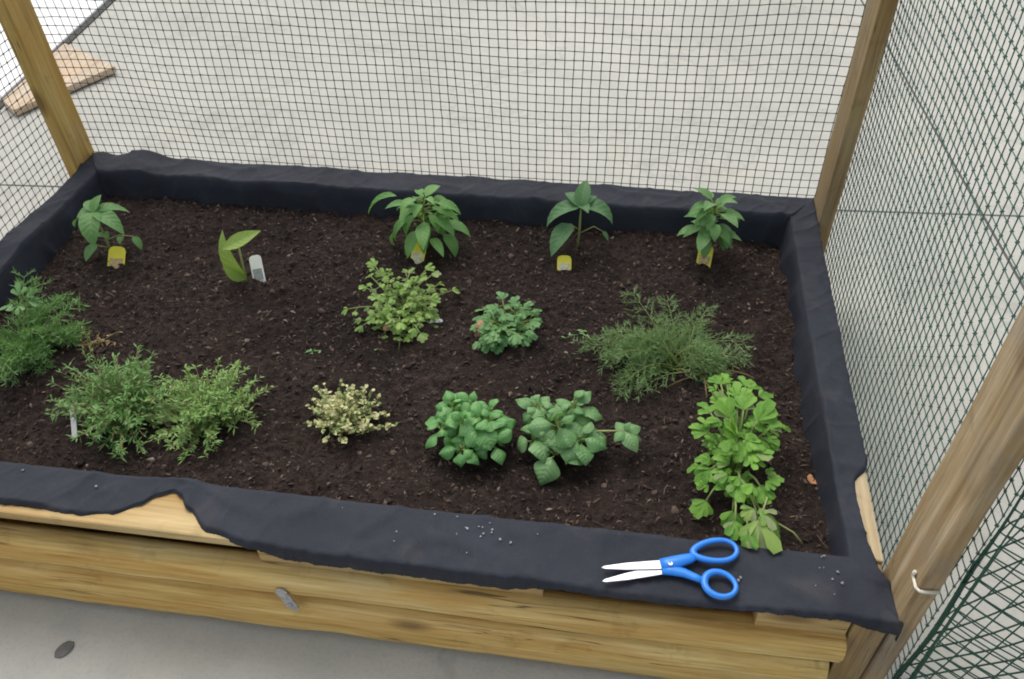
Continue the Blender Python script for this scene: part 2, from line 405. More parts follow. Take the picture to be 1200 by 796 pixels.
# ---------------------------------------------------------------- liner draped over the timber
FRONT = [(0, .010), (.30, .016), (.45, .019), (.55, .014), (.60, .022), (.64, .044), (.66, .066), (.685, .076), (.70, .068), (.725, .044), (.77, .012), (.85, -.004), (.99, -.009), (1.26, -.010), (1.45, -.013), (1.60, -.012), (1.74, -.006), (1.83, -.010)]
HANG = [(0, .004), (.58, .008), (.64, .001), (.75, .004), (.84, .012), (.90, .024), (1.25, .025), (1.33, .008), (1.60, .003), (1.72, .006), (1.79, .022), (1.83, .026)]
RIGHT = [(0, 1.806), (.05, 1.800), (.085, 1.786), (.14, 1.776), (.23, 1.775), (.285, 1.803), (.5, 1.801), (.8, 1.800), (1.06, 1.803)]
def ring_station(side, t):
    # inner and outer rim points, matched along each side so that the corners mitre
    if side == 0:
        ix = .055 + (1.746-.055)*t; ox = -.003 + 1.812*t
        return V((ix, .098 + .002*nz(ix*3, 1), 0)), V((ox, lerp_tab(FRONT, ox), 0)), V((0, -1, 0)), lerp_tab(HANG, ox)
    if side == 1:
        iy = .098 + (.972-.098)*t; oy = -.010 + 1.068*t
        return V((1.746-.004*lerp_tab([(.1, 0), (.5, 1), (1, 1.2)], iy), iy, 0)), V((lerp_tab(RIGHT, oy), oy, 0)), V((1, 0, 0)), .045 if oy < .03 else (.006 if oy < .3 else .018)
    if side == 2:
        ix = 1.743 + (.055-1.743)*t; ox = 1.803 - 1.806*t
        return V((ix, .972 + .004*nz(ix*4, 7), 0)), V((ox, 1.056, 0)), V((0, 1, 0)), .05
    iy = .972 + (.098-.972)*t; oy = 1.056 - 1.046*t
    return V((.055 + .010*nz(iy*4, 3), iy, 0)), V((-.002 + .008*nz(oy*5, 8), oy, 0)), V((-1, 0, 0)), .05
rows = []
for side, n in ((0, 620), (1, 360), (2, 620), (3, 360)):
    for i in range(n):
        pi_, po, out, hang = ring_station(side, i/n)
        dr = (po - pi_); r = []
        inn = -out
        wr = nz(i*.018, side*9, 1)
        r.append(pi_ + inn*(.020+.008*wr) + V((0, 0, -.14)))
        for z in (-.085, -.06, -.04, -.022, -.010):
            p = pi_ + inn*(-.0 + .012*(z/-.085) + (.007*fbm(pi_.x*9, pi_.y*9, z*6) + .008*(1-abs(nz(pi_.x*13, pi_.y*13, z*5)))**7)*min(1, -z/.05)); p.z = z; r.append(p)
        p = pi_ + dr*.035; p.z = -.001; r.append(p)
        for f in (.07, .14, .22, .30, .38, .46, .54, .62, .70, .78, .86, .93, .988):
            p = pi_ + dr*f
            rg = (1 - abs(nz(p.x*7 + p.y*5, p.y*9 - p.x*3, 4+side)))**9
            rg2 = (1 - abs(nz(p.x*15 - p.y*11, p.y*14, 9+side)))**10
            k = .004 if side == 0 else .005
            p.z = .0030 + max(-.0022, k*fbm(p.x*4.5, p.y*6, 2+side, 1, 3) + .0045*rg + .0022*rg2 + .0010*nz(p.x*60, p.y*60, 3))
            if side == 2: p.z += .026*math.exp(-((p.x-.15)/.055)**2)*(.35+.65*f) + .010*math.exp(-((p.x-.03)/.03)**2)
            if side == 3: p.z += .008*math.exp(-((p.y-.72)/.10)**2)
            if side == 0: p.z += .006*math.exp(-((p.x-.71)/.018)**2)*(1-f*.3)
            r.append(p)
        jag = .0022*nz(i*.17, side, 8) + .0016*nz(i*.83, side, 5) + (.004*max(0, nz(i*1.7, side, 2)-.35) if side == 1 else 0)
        p = po + out*jag; p.z = r[-1].z - .0025; r.append(p)
        q = p + out*.0025; q.z -= hang*.4 ; r.append(q)
        q2 = q + out*.001; q2.z -= hang*.6; r.append(q2)
        rows.append(r)
rows.append(rows[0])
g = MB(); g.quadgrid(rows)
ln = g.build('fabric_liner', M['liner'])
md = ln.modifiers.new('thick', 'SOLIDIFY'); md.thickness = .0008; md.offset = 1 if False else 0
tag(ln, 'black weed mat fabric draped over the timber rim around the soil', 'fabric liner')
g = MB(); R = random.Random(4)
for i in range(40):
    if i < 16: x, y = 1.19 + R.gauss(0, .035), .062 + R.gauss(0, .016); s = R.uniform(.0008, .0020)
    elif i < 24: x, y = 1.70 + R.gauss(0, .03), .045 + R.gauss(0, .02); s = R.uniform(.0008, .0016)
    else: x, y = R.uniform(.4, 1.75), R.uniform(.02, .09); s = R.uniform(.0006, .0018)
    if y < lerp_tab(FRONT, x) + .012 or y > .093: continue
    Tm = Matrix.Translation((x, y, .0068 + s*.3)) @ Matrix.Rotation(R.uniform(0, 6), 4, 'Z')
    g.box((-s*R.uniform(.8, 1.8), -s, -s*.3), (s, s*R.uniform(.6, 1.2), s*.3), Tm)
tag(g.build('perlite_specks', M['perlite'], smooth=True), kind='stuff')

# ---------------------------------------------------------------- netting
def netting(name, P, nu, nv, r, knot, m, label, cat, step=1):
    mb = MB(); rng = random.Random(nu*7+nv)
    for P in (P if isinstance(P, tuple) else (P,)): weave(mb, rng, [[P(i, j) for j in range(nv+1)] for i in range(nu+1)], nu, nv, r, knot)
    return tag(mb.build(name, m, smooth=False), label, cat)
def weave(mb, rng, pts, nu, nv, r, knot):
    for i in range(nu+1): mb.tube(pts[i], r, 4, cap=False)
    for j in range(nv+1): mb.tube([pts[i][j] for i in range(nu+1)], r, 4, cap=False)
    for i in range(nu+1):
        for j in range(nv+1):
            p = pts[i][j]; o = len(mb.v); k = knot*rng.uniform(.8, 1.2)
            for d in ((1,0,0), (-1,0,0), (0,1,0), (0,-1,0), (0,0,1), (0,0,-1)): mb.v.append(tuple(p + V(d)*k))
            for a in (0, 1):
                for b_ in (2, 3):
                    for c in (4, 5): mb.f.append((o+a, o+b_, o+c))
CELL = .0205
def Pback(i, j):
    x = -.028 + i*(1.856/91); z = -.20 + j*CELL
    k = min(1, max(0, (z+.02)/.15))
    return V((x + .006*k*nz(x*4, z*4, 1) + .0015*nz(x*40, z*31, 2), 1.066 + .014*k*nz(x*2.6, z*2.5, 3), z + .010*k*nz(x*3.2, z*3, 5) + .0012*nz(x*37, z*40, 6) + .012*k*math.sin(x*3.3+.4)*(.4) ))
netting('netting_panel', Pback, 91, 46, .00095, .0029, M['net'], 'black square mesh netting stretched across the back of the bed', 'netting')
def Pright(i, j):
    y = -.006 + i*(1.07/52); z = -.20 + j*CELL
    k = min(1, max(0, (z+.02)/.15))
    return V((1.8385 + .010*k*(nz(y*2.4, z*2.2, 11)), y + .006*k*nz(y*3, z*3, 13) + .0013*nz(y*40, z*31, 2), z + .010*k*nz(y*2.7, z*2.4, 15) + .0012*nz(y*37, z*40, 6)))
netting('netting_panel', Pright, 52, 46, .00095, .0029, M['netg'], 'dark mesh netting along the right side between two brown posts', 'netting')
def Pleft(i, j):
    y = -.006 + i*(1.07/52); z = -.20 + j*CELL
    k = min(1, max(0, (z+.02)/.15))
    return V((-.0415 + .008*k*nz(y*2.4, z*2.2, 21), y + .004*k*nz(y*3, z*3, 23), z + .006*k*nz(y*2.7, z*2.4, 25)))
netting('netting_panel', Pleft, 52, 46, .00095, .0029, M['net'], 'black mesh netting on the left side beside the golden post', 'netting')
dv = V((.80, -.60, 0))
def Pgreen(i, j):
    u, v = (i-12)*.0235, j*.0235
    p = V((1.842, -.010, -.245)) + dv*max(.004*(i % 5)*.3, u + .38*v) + V((0, 0, v))
    n = V((.60, .80, 0))
    return p + n*(.02*nz(u*4, v*3, 31) + .02*u) + V((0, 0, .012*nz(u*5, v*4, 33))) + dv*(.01*nz(u*4, v*5, 35))
def Pgreen2(i, j):
    u, v = (i-3)*.0235, j*.0235
    return V((1.846, -.026, -.245)) + dv*max(.002*(i % 4), u + .10*v) + V((.6, .8, 0))*(-.018 + .025*nz(u*5, v*4, 41)) + V((0, 0, v + .016*nz(u*5, v*5, 43)))
netting('green_mesh', (Pgreen, Pgreen2), 36, 38, .0013, .0022, M['netgg'], 'coarse green plastic mesh hanging loose in front of the pale post', 'netting')

# ---------------------------------------------------------------- scissors
scz = .0125
sci = empty('scissors', (1.472, .032, scz), 'blue handled scissors lying half open on the black liner', 'scissors')
def L3(x, y, z=0): return V((x-1.472, y-.035, z))
def blade(tip, heel, w, z0, sgn):
    tip, heel = V(tip), V(heel); d = (heel-tip).normalized(); n = V((-d.y, d.x))
    b = MB(); pts = []
    for t, a, c in ((0, 0, .0006), (.05, .0026, .0026), (.35, w*.40, w*.40), (.75, w*.5, w*.5), (1, w*.5, w*.5)): pts.append(((tip+d*(heel-tip).length*t + n*a)))
    back = [tip+d*(heel-tip).length*t - n*c for t, c in ((1, w*.5), (.75, w*.5), (.35, w*.40), (.05, .0026))]
    b.prism([(p.x-1.472, p.y-.035) for p in pts+back][::-1], z0, z0+.0018)
    return bevel(b.build('blade', M['steel'], sci, False), .0005)
blade((1.384, .0215), (1.488, .0415), .0145, .0006, 1)
blade((1.3865, .0005), (1.488, .0365), .0145, -.0016, -1)
def handle(arm, radii, cx, cy, ax, bx, ang, r, egg):
    b = MB()
    b.tube([L3(*p) for p in arm], radii, 10, flat=.62)
    pts = []
    for k in range(36):
        q = 2*PI*k/36; u = math.cos(q)*ax; v = math.sin(q)*bx*(1+egg*math.cos(q))
        c, s = math.cos(ang), math.sin(ang); pts.append(L3(cx + u*c - v*s, cy + u*s + v*c, .0012))
    b.tube(pts, [r*(1.0+.18*math.cos(2*PI*k/36+PI)) for k in range(36)], 10, closed=True, flat=.85, upv=(0, 0, 1))
    return b.build('handle', M['blue'], sci)
handle([(1.470, .0385, .001), (1.482, .0415, .0015), (1.498, .0485, .0015), (1.512, .0545, .0012), (1.522, .0600, .0012)], [.0098, .0108, .0100, .0085, .0058], 1.5495, .0725, .0330, .0172, math.radians(14), .0046, .22)
handle([(1.472, .0325, -.001), (1.486, .0330, -.001), (1.504, .0305, -.0005), (1.520, .0250, 0), (1.532, .0200, .001)], [.0090, .0092, .0076, .0062, .0050], 1.5555, .0175, .0225, .0195, math.radians(-12), .0047, -.05)
b = MB(); b.tube([L3(1.484, .0385, .002), L3(1.484, .0385, .0078)], .0032, 12); b.build('pivot_screw', M['steel'], sci, False)

# ---------------------------------------------------------------- plants
def plant(name, x, y, label, cat='plant', group=None, dz=0):
    return empty(name, (x, y, soil_z(x, y) + dz), label, cat, group)
def rdir(R, el0, el1, az=None):
    a = R.uniform(0, 2*PI) if az is None else az; e = R.uniform(el0, el1)
    return V((math.cos(a)*math.cos(e), math.sin(a)*math.cos(e), math.sin(e)))
UP = V((0, 0, 1))
def one_leaf(root, m, *a, **k):
    mb = MB(); mb.leaf(*a, **k); return mb.build('leaf', m, root)
def arc(p0, d, L, droop, n=7):
    p = V(p0); d = V(d).normalized(); pts = [p.copy()]
    s = d.cross(UP); s = s.normalized() if s.length > 1e-3 else V((1, 0, 0))
    for i in range(n):
        d = Matrix.Rotation(-droop/n, 3, s) @ d; p = p + d*(L/n); pts.append(p.copy())
    return pts, d

# lanky pepper seedling, back left
r = plant('pepper_seedling', .198, .735, 'lanky pepper seedling with few wide leaves near the golden post', 'plant', 'pepper plants along the back')
s = MB(); st = [(0, 0, -.01), (.003, .002, .04), (.0, .004, .08), (-.004, .008, .112)]
s.tube(st, [.0032, .003, .0026, .002], 6); s.tube([(.0, .0, .040), (.035, .008, .052), (.068, .010, .050)], [.0016, .0013, .001], 5)
s.tube([(0, 0, .02), (-.018, -.012, .034)], .0014, 5); s.build('stem', M['palestem'], r)
t = V((-.004, .008, .112))
for base, d, L, w, dr, fo in ((t, (-.95, -.15, .15), .074, .046, 1.3, .25), (t, (.22, -.75, .30), .092, .048, 1.7, .3), (t, (.80, -.30, .25), .094, .040, 1.2, .35), (t, (.70, .55, .25), .080, .036, 1.1, .3), (t, (-.4, .6, .5), .055, .034, 1.0, .25), (t, (.1, .5, .8), .045, .026, .8, .3),
        (V((-.016, -.010, .034)), (-.25, -.65, .0), .048, .030, .8, .3), (V((.068, .010, .050)), (.6, -.4, -.3), .036, .018, 1.0, .4), (V((.04, .008, .05)), (.2, -.6, .2), .028, .016, .8, .3), (V((.0, 0, .05)), (-.7, .2, .3), .026, .016, .7, .3), (V((.0, 0, .06)), (.7, -.4, .3), .03, .018, .9, .3)):
    one_leaf(r, M['pepA'], base, d, UP, L, w, dr, fo)
# squash seedling
r = plant('squash_seedling', .560, .668, 'tiny seedling with three pointed leaves beside a white tag', 'seedling')
s = MB(); s.tube([(0, 0, -.01), (.002, 0, .04), (.004, .004, .098)], [.0028, .0024, .002], 6); s.build('stem', M['palestem'], r)
one_leaf(r, M['squash'], (0, 0, .008), (-.55, -.25, .75), V((-.6, -.6, .6)), .120, .058, 1.1, .15)
one_leaf(r, M['squash'], (-.026, -.012, .094), (.80, .34, .34), V((-.1, -.6, .8)), .092, .034, .1, .3, 'lance')
one_leaf(r, M['squash'], (.002, -.004, .008), (-.42, -.30, .55), V((-.3, -.8, .5)), .062, .034, .5, .3)

def bushy(r, h, nl, L0, L1, wr, m, seed, spread, el=(-.1, .9), dr=(.8, 1.6), zlo=.35):
    R = random.Random(seed); s = MB(); f = MB()
    s.tube([(0, 0, -.01), (.002, 0, h*.5), (-.002, .002, h)], [.0042, .0036, .002], 6)
    for i in range(nl):
        t = i/nl; z = h*(zlo + (1-zlo)*t**.8); d = rdir(R, *el, az=i*2.4 + R.uniform(-.4, .4))
        if t > .85: d.z += .6; d.normalize()
        pl = spread*R.uniform(.35, 1)*(1-.45*t)
        b0 = V((0, 0, z)); pts, dd = arc(b0, d, pl, .3, 4); s.tube(pts, [.0018, .0016, .0014, .0012, .001], 4)
        L = R.uniform(L0, L1)*(1-.25*t); f.leaf(pts[-1], dd, UP, L, L*wr*R.uniform(.85, 1.1), R.uniform(*dr), R.uniform(.1, .4))
    s.build('stem', M['stem'], r); return f
r = plant('pepper_plant', .930, .840, 'bushy drooping pepper plant with yellow tag, between the parsley and back rim', 'plant', 'pepper plants along the back')
f = bushy(r, .128, 42, .050, .078, .46, M['pepB'], 5, .055)
f.leaf((-.06, .01, .13), (-.8, -.05, .1), UP, .095, .026, 1.3, .5); f.leaf((.02, -.03, .05), (.5, -.6, .1), UP, .06, .024, .7, .4)
f.build('foliage', M['pepB'], r)
r = plant('pepper_seedling', 1.272, .895, 'open pepper seedling with five long dark leaves overlapping the back rim', 'plant', 'pepper plants along the back')
s = MB(); s.tube([(0, 0, -.01), (.003, 0, .05), (.004, .006, .108)], [.0034, .003, .0022], 6)
s.tube([(.003, 0, .04), (.035, -.006, .066), (.055, -.01, .058)], [.0016, .0014, .001], 5); s.tube([(.003, 0, .05), (-.018, -.016, .075)], .0014, 5); s.build('stem', M['palestem'], r)
t = V((.004, .006, .108))
for base, d, L, w, dr, fo in ((t, (-.75, -.25, .30), .098, .046, 1.5, .35), (V((-.014, -.014, .075)), (-.40, -.70, .05), .092, .044, 1.0, .35), (t, (.75, -.10, .40), .090, .050, 1.6, .4), (t, (.05, .45, .85), .068, .036, .9, .35), (t, (-.45, .4, .6), .056, .032, 1.0, .3), (t, (.2, -.4, .6), .045, .026, 1.2, .3), (t, (.45, .5, .6), .05, .028, 1.0, .3), (V((.055, -.01, .058)), (.6, -.5, -.3), .026, .012, .6, .3)):
    one_leaf(r, M['pepC'], base, d, UP, L, w, dr, fo)
r = plant('pepper_plant', 1.562, .872, 'compact upright pepper plant with yellow tag, last before the right rim', 'plant', 'pepper plants along the back')
f = bushy(r, .135, 44, .042, .064, .52, M['pepA'], 8, .040, (0, .9), (.8, 1.5)); f.build('foliage', M['pepA'], r)

def lobed(f, p, d, L, R, lobes=5, wr=.55):
    d = V(d).normalized(); s = d.cross(UP); s = s.normalized() if s.length > 1e-3 else V((1, 0, 0))
    n = s.cross(d).normalized()
    for k in range(lobes):
        a = (k-(lobes-1)/2)*(2.2/lobes)
        dd = Matrix.Rotation(a, 3, n) @ d
        l = L*(1-.35*abs(a))*R.uniform(.85, 1.1)
        f.leaf(p + n*R.uniform(-.001, .001), dd, n, l, l*wr, R.uniform(.2, .9), R.uniform(-.1, .4), 'fan', 4, .5)
def herb(r, ns, h, spread, L, m, seed, el=(.35, 1.3), leaves=3, lob=5, bias=(0, 0), sm='stem', ecc=1., rough=.2):
    R = random.Random(seed); s = MB(); f = MB()
    for i in range(ns):
        az = i*2.399 + R.uniform(-.3, .3); d = rdir(R, *el, az=az); d.x = d.x*ecc + bias[0]; d.y += bias[1]
        l = math.hypot(h*max(.3, d.z), spread*math.hypot(d.x, d.y))*R.uniform(.9-rough, .9+rough)
        pts, dd = arc((R.uniform(-.008, .008), R.uniform(-.008, .008), -.004), d, l, R.uniform(.3, .9), 6)
        s.tube(pts, [.0018-.0001*k for k in range(7)], 5)
        lobed(f, pts[-1], dd, L*R.uniform(.8, 1.15), R, lob)
        for k in range(leaves):
            q = pts[R.choice((3, 4, 5))]; e = rdir(R, -.1, .6); q2 = q + e*L*.7; s.tube([q, q2], .0009, 4); lobed(f, q2, e, L*R.uniform(.55, .95), R, lob)
    s.build('stem', M[sm], r); f.build('foliage', m, r)
r = plant('parsley_plant', .925, .615, 'light yellowish green parsley with sprawling lobed leaves in front of pepper', 'herb')
herb(r, 32, .080, .110, .023, M['parsley'], 3, (.12, 1.25), 5, 4, rough=.45)
r = plant('parsley_plant', 1.152, .583, 'small tight blue green herb with tan peat plug at its base', 'herb')
herb(r, 26, .065, .065, .026, M['curly'], 14, (.3, 1.3), 4, 4)
b = MB(); R = random.Random(3); rows = []
for i in range(7):
    z = -.006 + i*.005; rr = .024 - .0012*i
    rows.append([(-.040 + rr*math.cos(q)*R.uniform(.85, 1.15), -.012 + rr*.8*math.sin(q)*R.uniform(.85, 1.15), z + R.uniform(-.001, .001)) for q in [2*PI*k/14 for k in range(14)]])
o = b.quadgrid(rows, True); b.f.append(tuple(o+6*14+k for k in range(14))); b.build('peat_plug', M['peat'], r)

def frond(f, s, p0, d, L, droop, R, dens=16, tl=.016, w=.0011, k0=2):
    pts, dd = arc(p0, d, L, droop, 9); s.tube(pts, [.0014-.0001*k for k in range(10)], 4, cap=False)
    for k in range(k0, 10):
        t = (pts[k]-pts[k-1]).normalized(); sd = t.cross(UP).normalized()
        for sgn in (-1, 1):
            e = (t*.8 + sd*sgn*R.uniform(.4, 1) + UP*R.uniform(-.1, .4)).normalized()
            pl = L*.30*(1-.55*k/10)*R.uniform(.7, 1.2); q, e2 = arc(pts[k], e, pl, .6, 4)
            f.tube(q, w*.5, 3, cap=False)
            for j in range(dens):
                b = q[R.randrange(1, 5)]; n = (e + rdir(R, -.9, 1.2)*.9).normalized(); l = tl*R.uniform(.5, 1.15)
                sd2 = n.cross(rdir(R, -1, 1)).normalized()*w*.5
                o = len(f.v); m_ = b + n*l*.6 + UP*-.0006
                f.v += [tuple(b-sd2), tuple(b+sd2), tuple(m_+sd2), tuple(m_-sd2), tuple(b+n*l)]
                f.f += [(o, o+1, o+2, o+3), (o+3, o+2, o+4)]
r = plant('dill_plant', 1.498, .512, 'wide feathery dill plant with fine grey green fronds in the right part', 'herb')
R = random.Random(21); s = MB(); f = MB()
for i in range(60):
    az = R.uniform(2.9, 3.9) if i > 48 else R.uniform(.15, PI-.05) if i < 27 else R.choice((R.uniform(2.7, 3.5), R.uniform(-.3, .3)))
    d = rdir(R, .55, 1.35, az); frond(f, s, (R.uniform(-.02, .02), R.uniform(-.005, .02), 0), d, R.uniform(.08, .175), R.uniform(.9, 2.0), R, 14, .015, .0011, 3)
s.build('stem', M['stem'], r); f.build('fronds', M['dill'], r)
s = MB()
for i in range(16):
    pts, _ = arc((.05+R.uniform(-.03, .04), R.uniform(-.02, .04), 0), rdir(R, .2, .9), R.uniform(.05, .1), .9, 5); s.tube(pts, .0011, 4)
s.build('dry_stalks', M['straw'], r)
r = plant('fern_leaf_herb', .200, .415, 'soft feathery herb with lobed leaves at its top by the left rim', 'herb')
R = random.Random(31); s = MB(); f = MB()
for i in range(34):
    d = rdir(R, .3, 1.3, R.uniform(0, 2*PI)); frond(f, s, (R.uniform(-.03, .03), R.uniform(-.03, .03), 0), d, R.uniform(.08, .155), R.uniform(.4, 1.3), R, 12, .015, .0018)
s.tube([(0, 0, 0), (-.003, .02, .06), (-.004, .03, .095)], [.002, .0018, .0014], 5)
s.build('stem', M['stem'], r); f.build('fronds', M['feather'], r)
f = MB()
for d, L in (((-.3, .6, .6), .03), ((.8, .3, .1), .03), ((-.5, -.5, .2), .026), ((.2, -.6, .2), .026), ((.5, .6, .4), .024)): lobed(f, V((-.004, .030, .092)) + V(d)*.018, d, L, R, 3, .5)
f.build('top_leaves', M['curly'], r)

def needles(r, ns, h, spread, nl, nw, m, seed, shape='lance', per=30, el=(.3, 1.4), sm='twig', droop=(-.2, .5), off=.02, ecc=1.):
    R = random.Random(seed); s = MB(); f = MB()
    for i in range(ns):
        d = rdir(R, *el); d.x *= ecc; l = (h*abs(d.z) + spread*math.hypot(d.x, d.y))*R.uniform(.65, 1.1)
        pts, dd = arc((R.uniform(-off, off)*ecc, R.uniform(-off, off), -.003), d, l, R.uniform(*droop), 8); s.tube(pts, [.0013-.0001*k for k in range(9)], 4, cap=False)
        for k in range(per):
            u = R.uniform(.8, 8); a = int(u); q = pts[a].lerp(pts[min(8, a+1)], u-a); t = (pts[min(8, a+1)]-pts[a-1 if a else 0]).normalized()
            e = (t*R.uniform(.3, 1.) + rdir(R, -.6, 1.2)*.9).normalized(); L = nl*R.uniform(.6, 1.2)
            f.leaf(q, e, UP, L, nw*R.uniform(.8, 1.2), R.uniform(0, .6), .2, shape, 2 if shape == 'lance' else 3)
    s.build('stem', M[sm], r); f.build('foliage', m, r)
r = plant('thyme_plant', .478, .268, 'bushy dark needle leaved herb with a white stake on its left', 'herb', 'needle leaved herbs by the front rim')
needles(r, 170, .095, .080, .0150, .0030, M['rosemary'], 41, per=34, el=(.5, 1.45), droop=(-.1, .9), ecc=1.15)
r = plant('thyme_plant', .640, .278, 'yellowish green fine leaved thyme with trailing stem by front liner', 'herb', 'needle leaved herbs by the front rim')
needles(r, 150, .085, .076, .0135, .0032, M['thyme'], 43, per=34, el=(.45, 1.45), droop=(-.1, .9), ecc=1.12)
R = random.Random(6); s = MB(); f = MB()
for k in range(3):
    pts, _ = arc((0, -.03, .012), (.02+.06*k-.06, -.9, .15), .075+.01*k, .5, 6); s.tube(pts, .0013, 4)
    for q in pts[1:]:
        for _ in range(7): f.leaf(q, rdir(R, -.3, .8), UP, .009, .0026, .3, .2, 'lance', 2)
s.build('trailing_stem', M['twig'], r); f.build('foliage', M['thyme'], r)
r = plant('variegated_thyme', .895, .300, 'small cream and yellow variegated thyme clump alone in dark soil', 'herb')
needles(r, 90, .045, .052, .0085, .0070, M['cream'], 47, 'ovate', 15, (.3, 1.4), off=.026, ecc=1.15, sm='stem')

def basil(r, heads, m, seed):
    R = random.Random(seed); s = MB(); f = MB()
    for (x, y, h, L, n) in heads:
        s.tube([(x*.2, y*.2, -.01), (x*.7, y*.7, h*.5), (x, y, h)], [.0036, .003, .002], 6)
        for k in range(n):
            az = k*PI/2 + (k//4)*.785 + R.uniform(-.3, .3) + x*20; lay = k//4
            d = rdir(R, .05+.30*lay, .8+.3*lay, az); l = L*(1-.20*lay)*R.uniform(.7, 1.3)
            z = h*(.72+.14*lay); p = V((x, y, z)) + d*.010; s.tube([V((x, y, z-.004)), p], .0015, 4)
            f.leaf(p, d, (UP + rdir(R, -.2, .4)*.5).normalized(), l, l*R.uniform(.72, .9), R.uniform(1.0, 2.4), R.uniform(-.8, -.2), R.choice(('ovate', 'round')), 9, R.uniform(.15, .5))
    s.build('stem', M['stem'], r); f.build('foliage', m, r)
r = plant('basil_plant', 1.135, .280, 'glossy rounded basil plant left of its softer neighbour', 'herb', 'basil plants by the front rim')
basil(r, [(-.035, .030, .060, .042, 10), (.000, .035, .06, .042, 10), (.040, .005, .060, .046, 10), (-.045, -.01, .050, .040, 9), (-.008, -.012, .068, .047, 11), (-.005, -.045, .045, .040, 8), (.030, .035, .055, .038, 9), (.045, -.025, .045, .038, 8), (.018, .0, .07, .04, 8), (-.02, .012, .068, .038, 8)], M['basil'], 51)
r = plant('basil_plant', 1.300, .295, 'loose basil plant with one sprig leaning out over the soil to the right', 'herb', 'basil plants by the front rim')
basil(r, [(-.050, .035, .065, .042, 10), (.015, .040, .075, .040, 10), (-.010, -.005, .075, .048, 10), (.0, .02, .06, .040, 8), (-.03, .005, .055, .042, 8), (.03, -.02, .06, .050, 8), (-.05, -.02, .05, .045, 6), (-.01, -.045, .05, .05, 6)], M['basil2'], 53)
s = MB(); s.tube([(.01, 0, .02), (.06, .008, .045), (.105, .010, .05)], [.0024, .002, .0016], 6); s.build('leaning_sprig', M['palestem'], r)
f = MB(); R = random.Random(9)
for d, L in (((.6, .5, .3), .042), ((.5, -.6, .2), .046), ((.9, 0, .1), .04), ((-.4, -.6, .4), .03), ((-.4, .6, .4), .03), ((.1, .1, 1), .02)): f.leaf((.105, .010, .05), d, UP, L, L*.7, 1.2, -.4)
f.build('foliage', M['basil2'], r)

# tall lovage sprawling across the right end
r = plant('lovage_plant', 1.590, .255, 'tall sprawling bright green celery like herb behind the scissors', 'herb')
R = random.Random(61); s = MB(); f = MB()
targets = [(-.012, .165, .075, .034), (.040, .160, .070, .034), (-.025, .155, .08, .036), (.020, .115, .085, .036), (-.05, .075, .09, .034), (.01, .07, .11, .040), (.045, .075, .10, .036), (-.02, .04, .12, .040), (.03, .03, .13, .042), (.06, .05, .09, .032), (-.055, .03, .09, .034), (.095, .085, .06, .026),
           (-.01, 0, .12, .04), (.02, -.02, .11, .04), (-.05, -.03, .07, .034), (-.068, -.01, .05, .022), (-.055, -.075, .045, .034), (0, -.06, .085, .036), (.035, -.07, .09, .034), (.03, -.115, .075, .032), (-.01, -.10, .06, .034), (.055, -.11, .06, .026)]
for (x, y, z, L) in targets + [(-.01, -.13, .075, .030), (.012, -.15, .075, .026), (.045, -.13, .07, .026), (.02, .135, .10, .03), (.0, .10, .11, .032)]:
    x *= .86
    pts = [V((0, 0, -.005)).lerp(V((x, y, z)), t) + UP*(.03*math.sin(PI*t)) for t in (0, .2, .4, .6, .8, 1)]
    s.tube(pts, [.0028, .0026, .0024, .0021, .0018, .0014], 5)
    d = (pts[-1]-pts[-2]).normalized(); lobed(f, pts[-1], d, L, R, 5, .62)
    if L > .03:
        for k in range(6):
            q = pts[R.choice((2, 3, 4))]; e = rdir(R, 0, .5); lobed(f, q+e*.018, e, L*R.uniform(.35, .9), R, R.choice((3, 4, 5)), .55)
s.build('stem', M['stem'], r); f.build('foliage', M['celery'], r)
f = MB(); lobed(f, V((.026, -.128, .082)), (.10, -.92, -.12), .062, R, 5, .58); lobed(f, V((.030, -.115, .086)), (.7, -.55, .0), .034, R, 4, .55); lobed(f, V((.020, -.110, .084)), (-.7, -.5, .0), .030, R, 4, .55); o = f.build('pale_leaf', M['parsley'], r); o['label'] = 'pale broad leaf reaching over the liner'
s = MB(); s.tube([(.03, -.05, .06), (.04, -.09, .088), (.026, -.128, .082)], .0016, 5); s.tube([(.05, -.10, .05), (.085, -.118, .045), (.10, -.13, .035)], .0014, 5); s.build('leaf_stalk', M['palestem'], r)

# ---------------------------------------------------------------- tags, litter
def stake(x, y, w, h, lean, yaw, m, mp, label, roll=0, group=None):
    e = empty('plant_tag', (x, y, soil_z(x, y)-.004), label, 'plant tag', group, yaw)
    T = Matrix.Rotation(roll, 4, 'Y') @ Matrix.Rotation(PI/2-lean, 4, 'X')
    b = MB(); c = w*.28
    pts = [(-w*.2, -.03), (w*.2, -.03), (w*.5, .0), (w*.5, h-c), (w*.5-c*.3, h-c*.3), (w*.5-c, h), (-w*.5+c, h), (-w*.5+c*.3, h-c*.3), (-w*.5, h-c), (-w*.5, 0)]
    b.prism(pts, -.0007, .0007, T); bevel(b.build('plate', m, e, False), .0004)
    if mp:
        b = MB(); b.prism([(-w*.38, h*.08), (w*.38, h*.08), (w*.38, h*.50), (-w*.38, h*.50)], .0009, .0015, T); b.build('printed_panel', mp, e, False)
    return e
G = 'yellow plant tags in the back row'
stake(.229, .690, .038, .056, .85, .18, M['yellow'], M['tagprint'], 'yellow tag with orange print below the lanky seedling near golden post', .12, G)
stake(.915, .780, .032, .060, .70, -.15, M['yellow'], M['tagpale'], 'yellow tag half hidden under the bushy drooping pepper', .10, G)
stake(1.250, .808, .032, .036, .85, .10, M['yellow'], M['tagpale'], 'short square yellow tag below the five leaved pepper seedling', 0, G)
stake(1.555, .845, .032, .046, .75, -.1, M['yellow'], M['tagprint'], 'yellow tag below the compact pepper plant at right', .05, G)
